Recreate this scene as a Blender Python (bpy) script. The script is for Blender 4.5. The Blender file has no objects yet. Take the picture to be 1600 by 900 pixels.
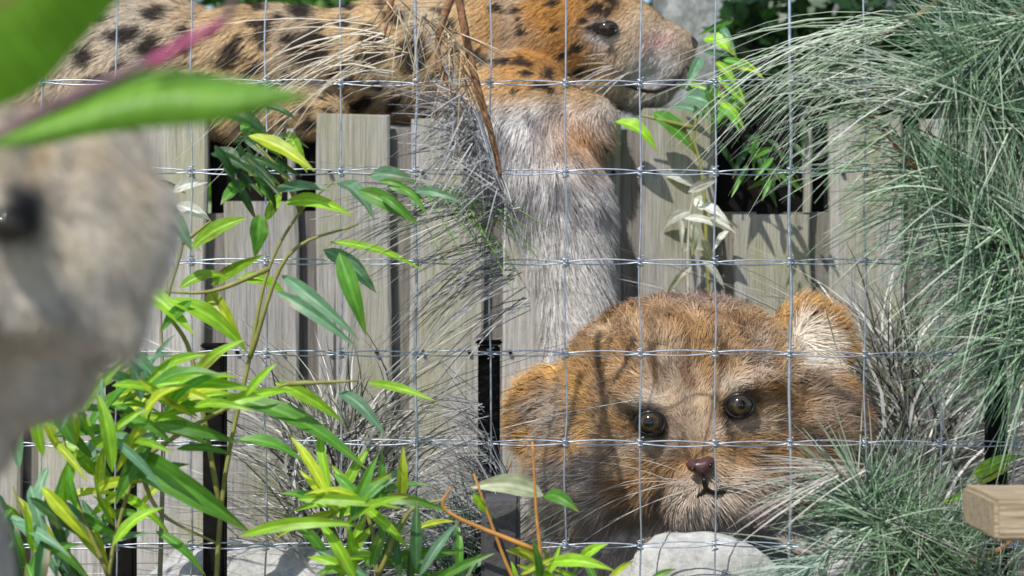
import bpy, math, random
import numpy as np
from mathutils import Vector, Matrix, noise
random.seed(7); rng = np.random.default_rng(7)
SC = bpy.context.scene
COL = SC.collection
# ------------------------------------------------------------------ camera, world, sun, exposure
CAM_D = 3.0; CAM_Z = 0.6
cd = bpy.data.cameras.new('camera'); cam = bpy.data.objects.new('camera', cd); COL.objects.link(cam)
cam.location = (0, -CAM_D, CAM_Z); cam.rotation_euler = (math.radians(90), 0, 0)
cd.sensor_width = 36; cd.lens = 36 * CAM_D / 1.6; cd.clip_end = 500; cd.clip_start = .05
cd.dof.use_dof = True; cd.dof.focus_distance = 2.5; cd.dof.aperture_fstop = 5.0
SC.camera = cam
SUN_EL, SUN_AZ = 50, 28          # sun high, in front of the scene and left of the camera
w = bpy.data.worlds.new('World'); SC.world = w; w.use_nodes = True
nt = w.node_tree; nt.nodes.clear()
sky = nt.nodes.new('ShaderNodeTexSky'); sky.sky_type = 'NISHITA'; sky.sun_disc = False
sky.sun_elevation = math.radians(SUN_EL); sky.sun_rotation = math.radians(180 + SUN_AZ)
bgn = nt.nodes.new('ShaderNodeBackground'); bgn.inputs[1].default_value = .13
wo = nt.nodes.new('ShaderNodeOutputWorld')
nt.links.new(sky.outputs[0], bgn.inputs[0]); nt.links.new(bgn.outputs[0], wo.inputs[0])
sl = bpy.data.lights.new('sun', 'SUN'); sl.energy = 3.9; sl.angle = math.radians(.6); sl.color = (1, .955, .88)
so = bpy.data.objects.new('sun', sl); COL.objects.link(so)
e, a = math.radians(SUN_EL), math.radians(SUN_AZ)
sdir = Vector((-math.sin(a) * math.cos(e), -math.cos(a) * math.cos(e), math.sin(e)))
so.rotation_euler = sdir.to_track_quat('Z', 'Y').to_euler()
SC.view_settings.view_transform = 'Standard'; SC.view_settings.look = 'None'
SC.view_settings.exposure = 0.3; SC.view_settings.gamma = 1

# ------------------------------------------------------------------ helpers
def W(px, py, y=0.0):            # a point y metres behind the board fence, seen at that spot
    s = (CAM_D + y) / CAM_D / 1000.0
    return Vector(((px - 800) * s, y, CAM_Z + (450 - py) * s))
def S(y): return (CAM_D + y) / CAM_D / 1000.0

def props(o, label=None, cat=None, group=None, kind=None):
    if label: o['label'] = label
    if cat: o['category'] = cat
    if group: o['group'] = group
    if kind: o['kind'] = kind
    return o
def empty(name, loc, label, cat, group=None):
    o = bpy.data.objects.new(name, None); o.location = loc; o.empty_display_size = .05
    COL.objects.link(o); return props(o, label, cat, group)
def wloc(o):
    v = Vector((0, 0, 0))
    while o: v += Vector(o.location); o = o.parent
    return v
def link(name, me, mat, parent=None):
    o = bpy.data.objects.new(name, me); COL.objects.link(o)
    if mat and not me.materials: me.materials.append(mat)
    if parent:
        o.parent = parent; me.transform(Matrix.Translation(-wloc(parent)))
    return o
def npmesh(name, V, F, col=None, smooth=True):
    """V (n,3); F list of arrays each (m,k)"""
    V = np.asarray(V, np.float32)
    me = bpy.data.meshes.new(name)
    me.vertices.add(len(V)); me.vertices.foreach_set('co', V.ravel())
    loops = np.concatenate([f.ravel() for f in F]).astype(np.int32)
    tot = np.concatenate([np.full(len(f), f.shape[1]) for f in F]).astype(np.int32)
    st = np.concatenate([[0], np.cumsum(tot)[:-1]]).astype(np.int32)
    me.loops.add(len(loops)); me.loops.foreach_set('vertex_index', loops)
    me.polygons.add(len(tot)); me.polygons.foreach_set('loop_start', st)
    me.polygons.foreach_set('use_smooth', np.full(len(tot), smooth))
    me.update(calc_edges=True)
    if col is not None:
        at = me.color_attributes.new('Col', 'FLOAT_COLOR', 'POINT')
        c = np.ones((len(V), 4), np.float32); c[:, :3] = col; at.data.foreach_set('color', c.ravel())
    return me
def strands(P, D, Nn, L, wd, C, bend=None, prism=False, lv=3):
    """ribbons (or 3-sided needles). P,D,Nn (n,3); L,wd (n,); C (n,3); bend (n,3) sideways tip offset"""
    n = len(P); D = D / np.linalg.norm(D, axis=1, keepdims=True)
    T = np.cross(D, Nn); T /= np.linalg.norm(T, axis=1, keepdims=True) + 1e-9
    B = np.cross(D, T)
    if bend is None: bend = np.zeros((n, 3))
    k = 3 if prism else 2
    offs = [T, -T] if k == 2 else [T, -.5 * T + .87 * B, -.5 * T - .87 * B]
    rows = []
    for i in range(lv + 1):
        t = i / lv
        c = P + D * (L * t)[:, None] + bend * (t * t)
        r = (wd * .5 * (1 - t) ** .6 if not prism else wd * .5 * (1 - .75 * t ** 2))[:, None]
        if i == lv and k == 2: rows.append(c[:, None, :]); break
        rows.append(np.stack([c + o * r for o in offs], 1))
    V = np.concatenate(rows, 1); m = V.shape[1]; base = (np.arange(n) * m)[:, None]
    F = []
    for i in range(lv):
        a0 = i * k; b0 = (i + 1) * k
        if k == 2:
            if i == lv - 1: F.append(base + np.array([[a0, a0 + 1, b0]]))
            else: F.append(base + np.array([[a0, a0 + 1, b0 + 1, b0]]))
        else:
            for j in range(3):
                j2 = (j + 1) % 3
                F.append(base + np.array([[a0 + j, a0 + j2, b0 + j2, b0 + j]]))
    cc = np.repeat(C[:, None, :], m, 1)
    return V.reshape(-1, 3), F, cc.reshape(-1, 3)
def tube(pts, rads, seg=7, caps=True):
    pts = [Vector(p) for p in pts]; n = len(pts)
    if not hasattr(rads, '__len__'): rads = [rads] * n
    V = []; F4 = []
    up = Vector((0, 1, 0.01))
    for i, p in enumerate(pts):
        d = (pts[min(i + 1, n - 1)] - pts[max(i - 1, 0)]).normalized()
        a_ = d.cross(up)
        if a_.length < .05: a_ = d.cross(Vector((1, 0, 0)))
        a_.normalize(); b_ = d.cross(a_)
        for j in range(seg):
            t = 2 * math.pi * j / seg
            V.append(p + (a_ * math.cos(t) + b_ * math.sin(t)) * rads[i])
    for i in range(n - 1):
        for j in range(seg):
            j2 = (j + 1) % seg
            F4.append((i * seg + j, i * seg + j2, (i + 1) * seg + j2, (i + 1) * seg + j))
    F = [np.array(F4)]
    if caps: F.append(np.array([list(range(seg))[::-1], [(n - 1) * seg + j for j in range(seg)]]))
    return np.array([tuple(v) for v in V]), F
def merge(items):
    Vs, Fd, Cs, off = [], {}, [], 0
    for it in items:
        V, F = it[0], it[1]
        Vs.append(V)
        if len(it) > 2: Cs.append(it[2])
        for f in F: Fd.setdefault(f.shape[1], []).append(f + off)
        off += len(V)
    return np.concatenate(Vs), [np.concatenate(v) for v in Fd.values()], (np.concatenate(Cs) if Cs else None)
def smooth_path(pts, n=6):
    pts = [Vector(p) for p in pts]; out = []
    q = [pts[0] * 2 - pts[1]] + pts + [pts[-1] * 2 - pts[-2]]
    for i in range(1, len(q) - 2):
        for k in range(n):
            t = k / n
            out.append(.5 * ((2 * q[i]) + (q[i + 1] - q[i - 1]) * t + (2 * q[i - 1] - 5 * q[i] + 4 * q[i + 1] - q[i + 2]) * t * t
                             + (3 * q[i] - q[i - 1] - 3 * q[i + 1] + q[i + 2]) * t ** 3))
    out.append(pts[-1]); return out

# ------------------------------------------------------------------ materials
def newmat(name):
    m = bpy.data.materials.new(name); m.use_nodes = True
    t = m.node_tree; b = t.nodes['Principled BSDF']; return m, t, b
def N(t, ty, **kw):
    n = t.nodes.new(ty)
    for k, v in kw.items():
        if k.startswith('i_'): n.inputs[int(k[2:])].default_value = v
        else: setattr(n, k, v)
    return n
def ramp(t, fac, stops):
    r = t.nodes.new('ShaderNodeValToRGB'); el = r.color_ramp.elements
    while len(el) < len(stops): el.new(.5)
    for e_, (p, c) in zip(el, stops): e_.position = p; e_.color = (*c, 1)
    t.links.new(fac, r.inputs[0]); return r.outputs[0]
def mixc(t, fac, a_, b_, mode='MIX'):
    m = t.nodes.new('ShaderNodeMix'); m.data_type = 'RGBA'; m.blend_type = mode
    for s, v in ((m.inputs[0], fac), (m.inputs[6], a_), (m.inputs[7], b_)):
        if isinstance(v, bpy.types.NodeSocket): t.links.new(v, s)
        elif isinstance(v, tuple): s.default_value = (*v, 1)
        else: s.default_value = v
    return m.outputs[2]
def coords(t, scale, space='Object', rot=(0, 0, 0)):
    tc = t.nodes.new('ShaderNodeTexCoord'); mp = t.nodes.new('ShaderNodeMapping')
    mp.inputs['Scale'].default_value = scale; mp.inputs['Rotation'].default_value = rot
    t.links.new(tc.outputs[space], mp.inputs[0]); return mp.outputs[0]
def noi(t, vec, scale, detail=5, rough=.55, dist=0):
    n = N(t, 'ShaderNodeTexNoise'); n.inputs['Scale'].default_value = scale
    n.inputs['Detail'].default_value = detail; n.inputs['Roughness'].default_value = rough; n.inputs['Distortion'].default_value = dist
    t.links.new(vec, n.inputs['Vector']); return n.outputs[0]
def bump(t, b, h, strength, dist=.01):
    bp = N(t, 'ShaderNodeBump'); bp.inputs['Strength'].default_value = strength; bp.inputs['Distance'].default_value = dist
    t.links.new(h, bp.inputs['Height']); t.links.new(bp.outputs[0], b.inputs['Normal'])

def wood_mat(name, c1, c2, c3, algae=None, axis='z', algamt=.5):
    m, t, b = newmat(name)
    sc = (85, 85, 2.4) if axis == 'z' else (2.4, 85, 85)
    oi = t.nodes.new('ShaderNodeObjectInfo')
    v = coords(t, sc)
    va = N(t, 'ShaderNodeVectorMath', operation='ADD'); t.links.new(v, va.inputs[0])
    ms = N(t, 'ShaderNodeMath', operation='MULTIPLY', i_1=37.0); t.links.new(oi.outputs['Random'], ms.inputs[0])
    t.links.new(ms.outputs[0], va.inputs[1]); v = va.outputs[0]
    g = noi(t, v, 1.0, 8, .65, .6); g2 = noi(t, v, 5.0, 5, .7)
    base = ramp(t, g, [(.3, c1), (.5, c2), (.7, c3)])
    base = mixc(t, .45, base, ramp(t, g2, [(.35, tuple(x * .4 for x in c2)), (.6, tuple(min(1, x * 1.3) for x in c3))]), 'MIX')
    if algae:
        v2 = coords(t, (3, 3, 1.1)); al = noi(t, v2, 2.5, 5, .6)
        f = ramp(t, al, [(.46, (0, 0, 0)), (.62, (algamt,) * 3)])
        base = mixc(t, f, base, algae)
    vo = N(t, 'ShaderNodeTexVoronoi'); vo.inputs['Scale'].default_value = 1; vk = N(t, 'ShaderNodeVectorMath', operation='ADD')
    t.links.new(coords(t, (11, 3, 4.2) if axis == 'z' else (4.2, 3, 11)), vk.inputs[0]); t.links.new(ms.outputs[0], vk.inputs[1]); t.links.new(vk.outputs[0], vo.inputs['Vector'])
    base = mixc(t, ramp(t, vo.outputs['Distance'], [(.05, (.8, .8, .8)), (.13, (0, 0, 0))]), base, tuple(x * .25 for x in c1))
    ck = noi(t, coords(t, (60, 60, .9)) if axis == 'z' else coords(t, (.9, 60, 60)), 1.0, 2, .5, .3)
    base = mixc(t, ramp(t, ck, [(.27, (.85, .85, .85)), (.30, (0, 0, 0))]), base, tuple(x * .2 for x in c1))
    br = N(t, 'ShaderNodeMapRange'); t.links.new(oi.outputs['Random'], br.inputs[0]); br.inputs[3].default_value = .82; br.inputs[4].default_value = 1.15
    hs = N(t, 'ShaderNodeHueSaturation'); t.links.new(base, hs.inputs['Color']); t.links.new(br.outputs[0], hs.inputs['Value'])
    t.links.new(hs.outputs[0], b.inputs['Base Color']); b.inputs['Roughness'].default_value = .9
    b.inputs['Specular IOR Level'].default_value = .2
    bump(t, b, g2, .8, .004); return m
M = {}
M['plank'] = wood_mat('weathered_plank', (.20, .185, .17), (.35, .335, .315), (.51, .49, .46), (.31, .31, .14), algamt=.55)
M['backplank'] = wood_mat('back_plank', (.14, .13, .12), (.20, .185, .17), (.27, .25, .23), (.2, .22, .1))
M['beam'] = wood_mat('sawn_beam', (.20, .15, .085), (.36, .28, .18), (.52, .43, .30), None, 'x')
M['shelf'] = wood_mat('shelf_wood', (.12, .10, .08), (.2, .17, .14), (.28, .25, .21), None, 'x')
def attr_mat(name, rough, trans=0, spec=.3, vary=.0, colmul=1, nscale=60, bmp=0):
    m, t, b = newmat(name)
    at = N(t, 'ShaderNodeVertexColor', layer_name='Col')
    n = noi(t, coords(t, (1, 1, 1)), nscale, 4)
    f = ramp(t, n, [(.3, (1 - vary,) * 3), (.7, (1 + vary,) * 3)])
    c = mixc(t, 1.0, at.outputs[0], f, 'MULTIPLY')
    t.links.new(c, b.inputs['Base Color']); b.inputs['Roughness'].default_value = rough
    b.inputs['Specular IOR Level'].default_value = spec
    if bmp: bump(t, b, n, bmp, .004)
    if trans:
        tr = N(t, 'ShaderNodeBsdfTranslucent'); t.links.new(mixc(t, 1.0, c, (1.5, 1.7, .5), 'MULTIPLY'), tr.inputs[0])
        mx = N(t, 'ShaderNodeMixShader', i_0=trans); o = t.nodes['Material Output']
        t.links.new(b.outputs[0], mx.inputs[1]); t.links.new(tr.outputs[0], mx.inputs[2]); t.links.new(mx.outputs[0], o.inputs[0])
    return m
M['fur'] = attr_mat('fur', .75, 0, .15, .12)
M['skin'] = attr_mat('skin', .8, 0, .15, .15, nscale=90)
M['wet'] = attr_mat('wet_nose', .3, 0, .5, .1, nscale=200)
M['eye'] = attr_mat('eye', .06, 0, .6)
M['leaf'] = attr_mat('leaf', .42, .35, .45, .18, nscale=25, bmp=.3)
M['needle'] = attr_mat('needle', .38, 0, .5, .15)
M['straw'] = attr_mat('straw', .7, .15, .2, .2)
M['stem'] = attr_mat('stem', .55, 0, .3, .2)
M['bark'] = attr_mat('bark', .9, 0, .1, .45, nscale=120, bmp=.8)
m, t, b = newmat('galvanised_wire'); b.inputs['Metallic'].default_value = .75; b.inputs['Roughness'].default_value = .42
t.links.new(ramp(t, noi(t, coords(t, (1, 1, 1)), 90, 3), [(.3, (.33, .38, .45)), (.7, (.60, .66, .74))]), b.inputs['Base Color']); M['wire'] = m
m, t, b = newmat('black_steel_and_hole_shade'); b.inputs['Roughness'].default_value = .8; b.inputs['Specular IOR Level'].default_value = .1
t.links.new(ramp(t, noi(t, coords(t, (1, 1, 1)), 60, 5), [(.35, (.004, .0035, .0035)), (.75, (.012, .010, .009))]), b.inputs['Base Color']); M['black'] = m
def stone_mat(name, a_, b_, c_, sc=9):
    m, t, b = newmat(name); v = coords(t, (1, 1, 1)); n = noi(t, v, sc, 9, .68)
    n2 = noi(t, v, sc * 7, 4, .7)
    c = mixc(t, .4, ramp(t, n, [(.35, a_), (.5, b_), (.65, c_)]), ramp(t, n2, [(.35, a_), (.65, c_)]))
    t.links.new(c, b.inputs['Base Color']); b.inputs['Roughness'].default_value = .92; bump(t, b, n, .7, .02); return m
M['stone'] = stone_mat('grey_stone', (.05, .06, .05), (.20, .215, .205), (.46, .48, .46), 13)
M['darkstone'] = stone_mat('dark_stone', (.03, .03, .035), (.06, .06, .065), (.11, .11, .12))
M['palestone'] = stone_mat('pale_stone', (.25, .25, .24), (.42, .42, .40), (.6, .6, .58), 14)
M['soil'] = stone_mat('soil', (.05, .04, .03), (.11, .09, .065), (.2, .17, .12), 5)

# ------------------------------------------------------------------ ground and back of the enclosure
V = []; nx = 60
xs = np.linspace(-60, 60, nx) ; xs = np.sign(xs) * (np.abs(xs) / 60) ** 2.2 * 60
for yy in xs:
    for xx in xs: V.append((xx, yy + 2, .03 * noise.noise(Vector((xx * 2, yy * 2, 0))) - .02))
F = np.array([(j * nx + i, j * nx + i + 1, (j + 1) * nx + i + 1, (j + 1) * nx + i) for j in range(nx - 1) for i in range(nx - 1)])
props(link('ground', npmesh('ground', V, [F]), M['soil']), kind='structure')

def boulder(name, c, r, seed, mat, label=None, cat='boulder', parent=None, sub=4, amp=.22, group=None):
    import bmesh
    bm = bmesh.new(); bmesh.ops.create_icosphere(bm, subdivisions=sub, radius=1)
    for v in bm.verts:
        p = v.co.copy(); d = noise.fractal(p * 1.3 + Vector((seed, 0, 0)), 1.0, 2.0, 5) * amp
        q = p * (1 + d); v.co = Vector((q.x * r[0], q.y * r[1], q.z * r[2])) + Vector(c)
    me = bpy.data.meshes.new(name); bm.to_mesh(me); bm.free()
    for p in me.polygons: p.use_smooth = True
    o = link(name, me, mat, parent)
    if label: props(o, label, cat, group)
    return o
boulder('boulder', W(1215, 100, 1.3), (.28, .25, .42), 3, M['stone'], 'tall grey mottled rock behind the fence, right of the spotted cat')
boulder('boulder', (1.1, 1.1, .42), (.36, .3, .5), 11, M['stone'], 'grey rock half hidden by pine needles behind the right end of the fence')
boulder('boulder', (-.05, 1.9, .5), (.7, .3, .75), 19, M['stone'], 'low broad rock in shade behind the spotted cat')
for o in bpy.data.objects:
    pass

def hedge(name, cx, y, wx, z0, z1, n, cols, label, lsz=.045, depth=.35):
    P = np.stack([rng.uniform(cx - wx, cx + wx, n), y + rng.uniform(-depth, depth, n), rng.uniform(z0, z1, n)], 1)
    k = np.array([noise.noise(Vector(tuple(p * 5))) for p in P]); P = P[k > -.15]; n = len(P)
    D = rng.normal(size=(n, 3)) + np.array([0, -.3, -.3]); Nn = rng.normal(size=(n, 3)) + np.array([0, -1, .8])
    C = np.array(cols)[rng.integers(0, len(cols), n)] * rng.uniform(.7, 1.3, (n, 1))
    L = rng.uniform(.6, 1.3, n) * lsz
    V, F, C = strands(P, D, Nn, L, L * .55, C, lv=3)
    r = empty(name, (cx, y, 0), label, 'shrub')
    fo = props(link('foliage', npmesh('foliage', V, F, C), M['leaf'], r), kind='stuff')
    it = []
    for i in range(5):
        x = cx + rng.uniform(-.4, .4) * wx
        it.append(tube([(x, y, 0), (x + rng.uniform(-.1, .1), y, z1 * .5), (x + rng.uniform(-.25, .25), y + .05, z1 * .9)], [.03, .022, .006]))
    V, F, _ = merge(it)
    link('stem', npmesh('stem', V, F, np.tile([.1, .07, .05], (len(V), 1))), M['bark'], r)
    return r
hedge('evergreen_shrub', .98, .75, .26, .72, 1.3, 3000, [(.02, .05, .02), (.03, .075, .025), (.012, .03, .015)], 'dark shrub just behind the fence under the right pine', .05, .15)
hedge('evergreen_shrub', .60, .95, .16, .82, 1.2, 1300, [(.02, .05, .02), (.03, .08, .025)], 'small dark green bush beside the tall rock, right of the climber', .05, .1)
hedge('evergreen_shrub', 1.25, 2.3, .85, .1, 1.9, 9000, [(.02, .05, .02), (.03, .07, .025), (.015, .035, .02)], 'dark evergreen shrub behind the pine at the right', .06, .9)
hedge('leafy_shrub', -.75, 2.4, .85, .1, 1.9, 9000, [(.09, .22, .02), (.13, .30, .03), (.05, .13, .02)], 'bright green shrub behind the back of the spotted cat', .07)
hedge('dark_shrub', .15, 2.9, 1.0, .1, 1.9, 7000, [(.03, .06, .02), (.06, .1, .03)], 'dark shrub filling the gap behind the rocks', .07)

# ------------------------------------------------------------------ board fence
def board(name, x0, x1, z0, z1, y0, th, mat, parent, seed, rough=.0025, tilt=0):
    nz = 14; V = []
    prof = [(x0, y0 + .004), (x0 + .004, y0), (x1 - .004, y0), (x1, y0 + .004), (x1, y0 + th), (x0, y0 + th)]
    for k in range(nz + 1):
        z = z0 + (z1 - z0) * k / nz
        dx = noise.noise(Vector((seed, z * 3, 0))) * rough * 2 + tilt * (z - z0); dy = noise.noise(Vector((seed + 9, z * 2, 4))) * rough
        for i, (x, y) in enumerate(prof):
            V.append((x + dx + noise.noise(Vector((seed, z * 17, i))) * rough * .6, y + dy, z + (0 if k < nz else noise.noise(Vector((seed, i, 0))) * .006)))
    F4 = [(k * 6 + i, k * 6 + (i + 1) % 6, (k + 1) * 6 + (i + 1) % 6, (k + 1) * 6 + i) for k in range(nz) for i in range(6)]
    F6 = [list(range(6))[::-1], [nz * 6 + i for i in range(6)]]
    return link(name, npmesh(name, V, [np.array(F4), np.array(F6)], smooth=False), mat, parent)
fence = empty('board_fence', (0, .02, 0), 'weathered grey upright board fence with green stains, standing behind the wire mesh', 'fence')
gaps = [-245, -100, 45, 190, 335, 480, 625, 770, 878, 985, 1131, 1281, 1425, 1572, 1717, 1862]
for i in range(len(gaps) - 1):
    g0 = (gaps[i] + 15 - 800) / 1000; g1 = (gaps[i + 1] - 15 - 800) / 1000
    hole = {335: (.735, .86), 1131: (.715, .86)}.get(gaps[i])
    if hole:      # a board broken off: lower piece, and a sliver beside the hole
        board('plank', g0, g1, .02, hole[0], 0, .02, M['plank'], fence, i * 3.7, .004)
        board('plank', g1 - .012, g1, hole[0] + .003, .85, .001, .02, M['plank'], fence, i * 3.7 + 1, .006)
    else: board('plank', g0, g1, .02, .872 + rng.uniform(-.008, .008), rng.uniform(-.003, .003), .02, M['plank'], fence, i * 3.7)
    gc = (gaps[i] - 800) / 1000
    board('back_plank', gc - .055, gc + .055, .03, .72 if gaps[i] in (335, 480, 1131, 1281) else .85, .026 + rng.uniform(0, .003), .018, M['backplank'], fence, i * 5.1 + 60)
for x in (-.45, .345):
    board('hole_shade_panel', x - .03, x + .15, .70, .87, .05, .015, M['black'], fence, x * 9)  # added black sheet standing in for the shade inside each hole
for z in (.12, .50):
    V, F = tube([(-1.1, .062, z), (1.1, .062, z)], .012, 4)
    link('rail', npmesh('rail', V, F, smooth=False), M['shelf'], fence)
# nail heads
it = []
for i in range(len(gaps) - 1):
    for z in (.50, .78):
        for f_ in (.25, .75):
            x = (gaps[i] + (gaps[i + 1] - gaps[i]) * f_ - 800) / 1000
            it.append(tube([(x, -.0015, z), (x, -.006, z)], .0035, 7))
V, F, _ = merge(it); props(link('nail_heads', npmesh('nail_heads', V, F), M['black'], fence), kind='stuff')
# shelf on which the spotted cat lies
def box(name, c0, c1, mat, parent=None, bev=.003, jit=0):
    import bmesh
    bm = bmesh.new(); bmesh.ops.create_cube(bm, size=1)
    for v in bm.verts:
        v.co = Vector([c0[k] + (c1[k] - c0[k]) * (v.co[k] + .5) for k in range(3)])
    if bev: bmesh.ops.bevel(bm, geom=bm.edges[:], offset=bev, segments=2, affect='EDGES')
    if jit:
        bmesh.ops.subdivide_edges(bm, edges=[e_ for e_ in bm.edges if e_.calc_length() > .02], cuts=5, use_grid_fill=True)
        for v in bm.verts:
            v.co += Vector([noise.noise(v.co * 18 + Vector((k * 7, 0, 0))) * jit for k in range(3)])
    me = bpy.data.meshes.new(name); bm.to_mesh(me); bm.free(); return link(name, me, mat, parent)
sh = empty('timber_shelf', (0, .25, 0), 'brown timber shelf on posts behind the fence, carrying the spotted cat', 'shelf')
box('shelf_board', (-1.0, .09, .80), (.55, .25, .828), M['shelf'], sh); box('shelf_board', (-1.0, .256, .80), (.55, .42, .829), M['shelf'], sh)
for x in (-.95, -.3, .4):
    for y in (.12, .38): box('leg', (x, y - .02, 0), (x + .05, y + .03, .80 - .001), M['shelf'], sh)

# ------------------------------------------------------------------ black posts along the mesh
post_labels = {188: 'black square post among the lime leaves, leftmost of the posts', 335: 'black square post behind the lime leaves, second from the left',
               764: 'short black post between the dark pine needles and the ginger cat',
                1558: 'black post half hidden by pine needles at the right edge'}
for px, wd, top in ((188, 44, 548), (335, 34, 545), (764, 34, 540), (1558, 30, 545)):
    y = -.60; s = S(y); c = W(px, top, y)
    r = empty('black_post', (c.x, y, 0), post_labels[px], 'post', 'black square posts along the wire mesh')
    box('post_shaft', (c.x - wd / 2 * s, y - .006, 0), (c.x + wd / 2 * s, y + .018, c.z), M['black'], r, .002)
    box('post_cap', (c.x - wd / 2 * s - .003, y - .009, c.z + .001), (c.x + wd / 2 * s + .003, y + .021, c.z + .007), M['black'], r, .002)

# ------------------------------------------------------------------ wire mesh
MY = -.66
mesh = empty('wire_mesh_fence', (0, MY, 0), 'galvanised wire mesh stretched right across in front of the cats', 'fence')
for k in range(-2, 16):
    px = 64.5 + 117 * k; pts = []
    for py in range(-60, 1110, 24):
        q = W(px + 2.2 * noise.noise(Vector((k * 3.3, py * .01, 0))) + 1.6 * math.sin(py * .0222 + k), py, MY); pts.append(q)
    V, F = tube(pts, .0011 if k not in (5, 10) else .0019, 6); link('upright_wire', npmesh('upright_wire', V, F), M['wire'], mesh)
for j, py in enumerate((-10, 130, 269, 409, 552, 692, 852, 1000)):
    for tw in (0, 1):
        pts = []
        for px in range(-200, 1810, 13):
            ph = (px - 64.5) / 117 * math.pi
            yo = 4.2 * (1 if tw else -1) * (abs(math.sin(ph)) ** .7) + 3 * noise.noise(Vector((px * .004, j, 0))) - 10 * (((px - 800) / 800) ** 2) * (.4 if j < 3 else -.2)
            q = W(px, py + yo, MY); q.y += (-.0025 if (int(math.floor((px - 64.5) / 117)) + tw) % 2 else .0025); pts.append(q)
        V, F = tube(pts, .00095, 5); link('cross_wire', npmesh('cross_wire', V, F), M['wire'], mesh)
it = []
for k in range(-1, 15):
    for j, py in enumerate((130, 269, 409, 552, 692, 852)):
        px = 64.5 + 117 * k
        yo = -10 * (((px - 800) / 800) ** 2) * (.4 if j < 3 else -.2)
        pts = [W(px + 5 * math.cos(t_ * 1.9), py + yo - 9 + t_ * 2.2, MY) + Vector((0, .0035 * math.sin(t_ * 1.9), 0)) for t_ in np.linspace(0, 8, 20)]
        it.append(tube(pts, .0009, 5))
V, F, _ = merge(it); props(link('wire_knots', npmesh('wire_knots', V, F), M['wire'], mesh), kind='stuff')

# ------------------------------------------------------------------ animals
def lerp3(a_, b_, f): return a_ + (b_ - a_) * f[:, None]
def body_mesh(prims, D, voxel=.007, smooth=6):
    """prims: ('e', px,py,dd, rx,ry,rd, rot) ellipsoids or ('l',[(px,py,dd,r),...]) tapered limbs; units: photo mm"""
    import bmesh
    bm = bmesh.new(); s = S(D)
    def ell(px, py, dd, rx, ry, rd, rot=0, sub=3):
        c = W(px, py, D); c.y += dd * s
        mt = Matrix.Translation(c) @ Matrix.Rotation(math.radians(rot), 4, 'Y') @ Matrix.Diagonal((rx * s, rd * s, ry * s, 1))
        bmesh.ops.create_icosphere(bm, subdivisions=sub, radius=1, matrix=mt)
    for p in prims:
        if p[0] == 'e': ell(*p[1:])
        else:
            q = p[1]
            for (a_, b_) in zip(q[:-1], q[1:]):
                d = math.dist(a_[:3], b_[:3]); n = max(2, int(d / (min(a_[3], b_[3]) * .3)))
                for k in range(n + 1):
                    f = k / n; v = [a_[i] + (b_[i] - a_[i]) * f for i in range(4)]
                    ell(v[0], v[1], v[2], v[3], v[3], v[3], 0, 2)
    me = bpy.data.meshes.new('tmp'); bm.to_mesh(me); bm.free()
    o = bpy.data.objects.new('tmp', me); COL.objects.link(o)
    md = o.modifiers.new('r', 'REMESH'); md.mode = 'VOXEL'; md.voxel_size = voxel
    ms = o.modifiers.new('s', 'SMOOTH'); ms.iterations = smooth; ms.factor = .6
    dg = bpy.context.evaluated_depsgraph_get(); dg.update()
    out = bpy.data.meshes.new_from_object(o.evaluated_get(dg))
    bpy.data.objects.remove(o); bpy.data.meshes.remove(me)
    out.name = 'body'
    out.polygons.foreach_set('use_smooth', np.ones(len(out.polygons), bool))
    return out
def topx(P):      # world -> photo mm coordinates
    f = CAM_D / (CAM_D + P[:, 1])
    return 800 + P[:, 0] * f * 1000, 450 - (P[:, 2] - CAM_Z) * f * 1000
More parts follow.
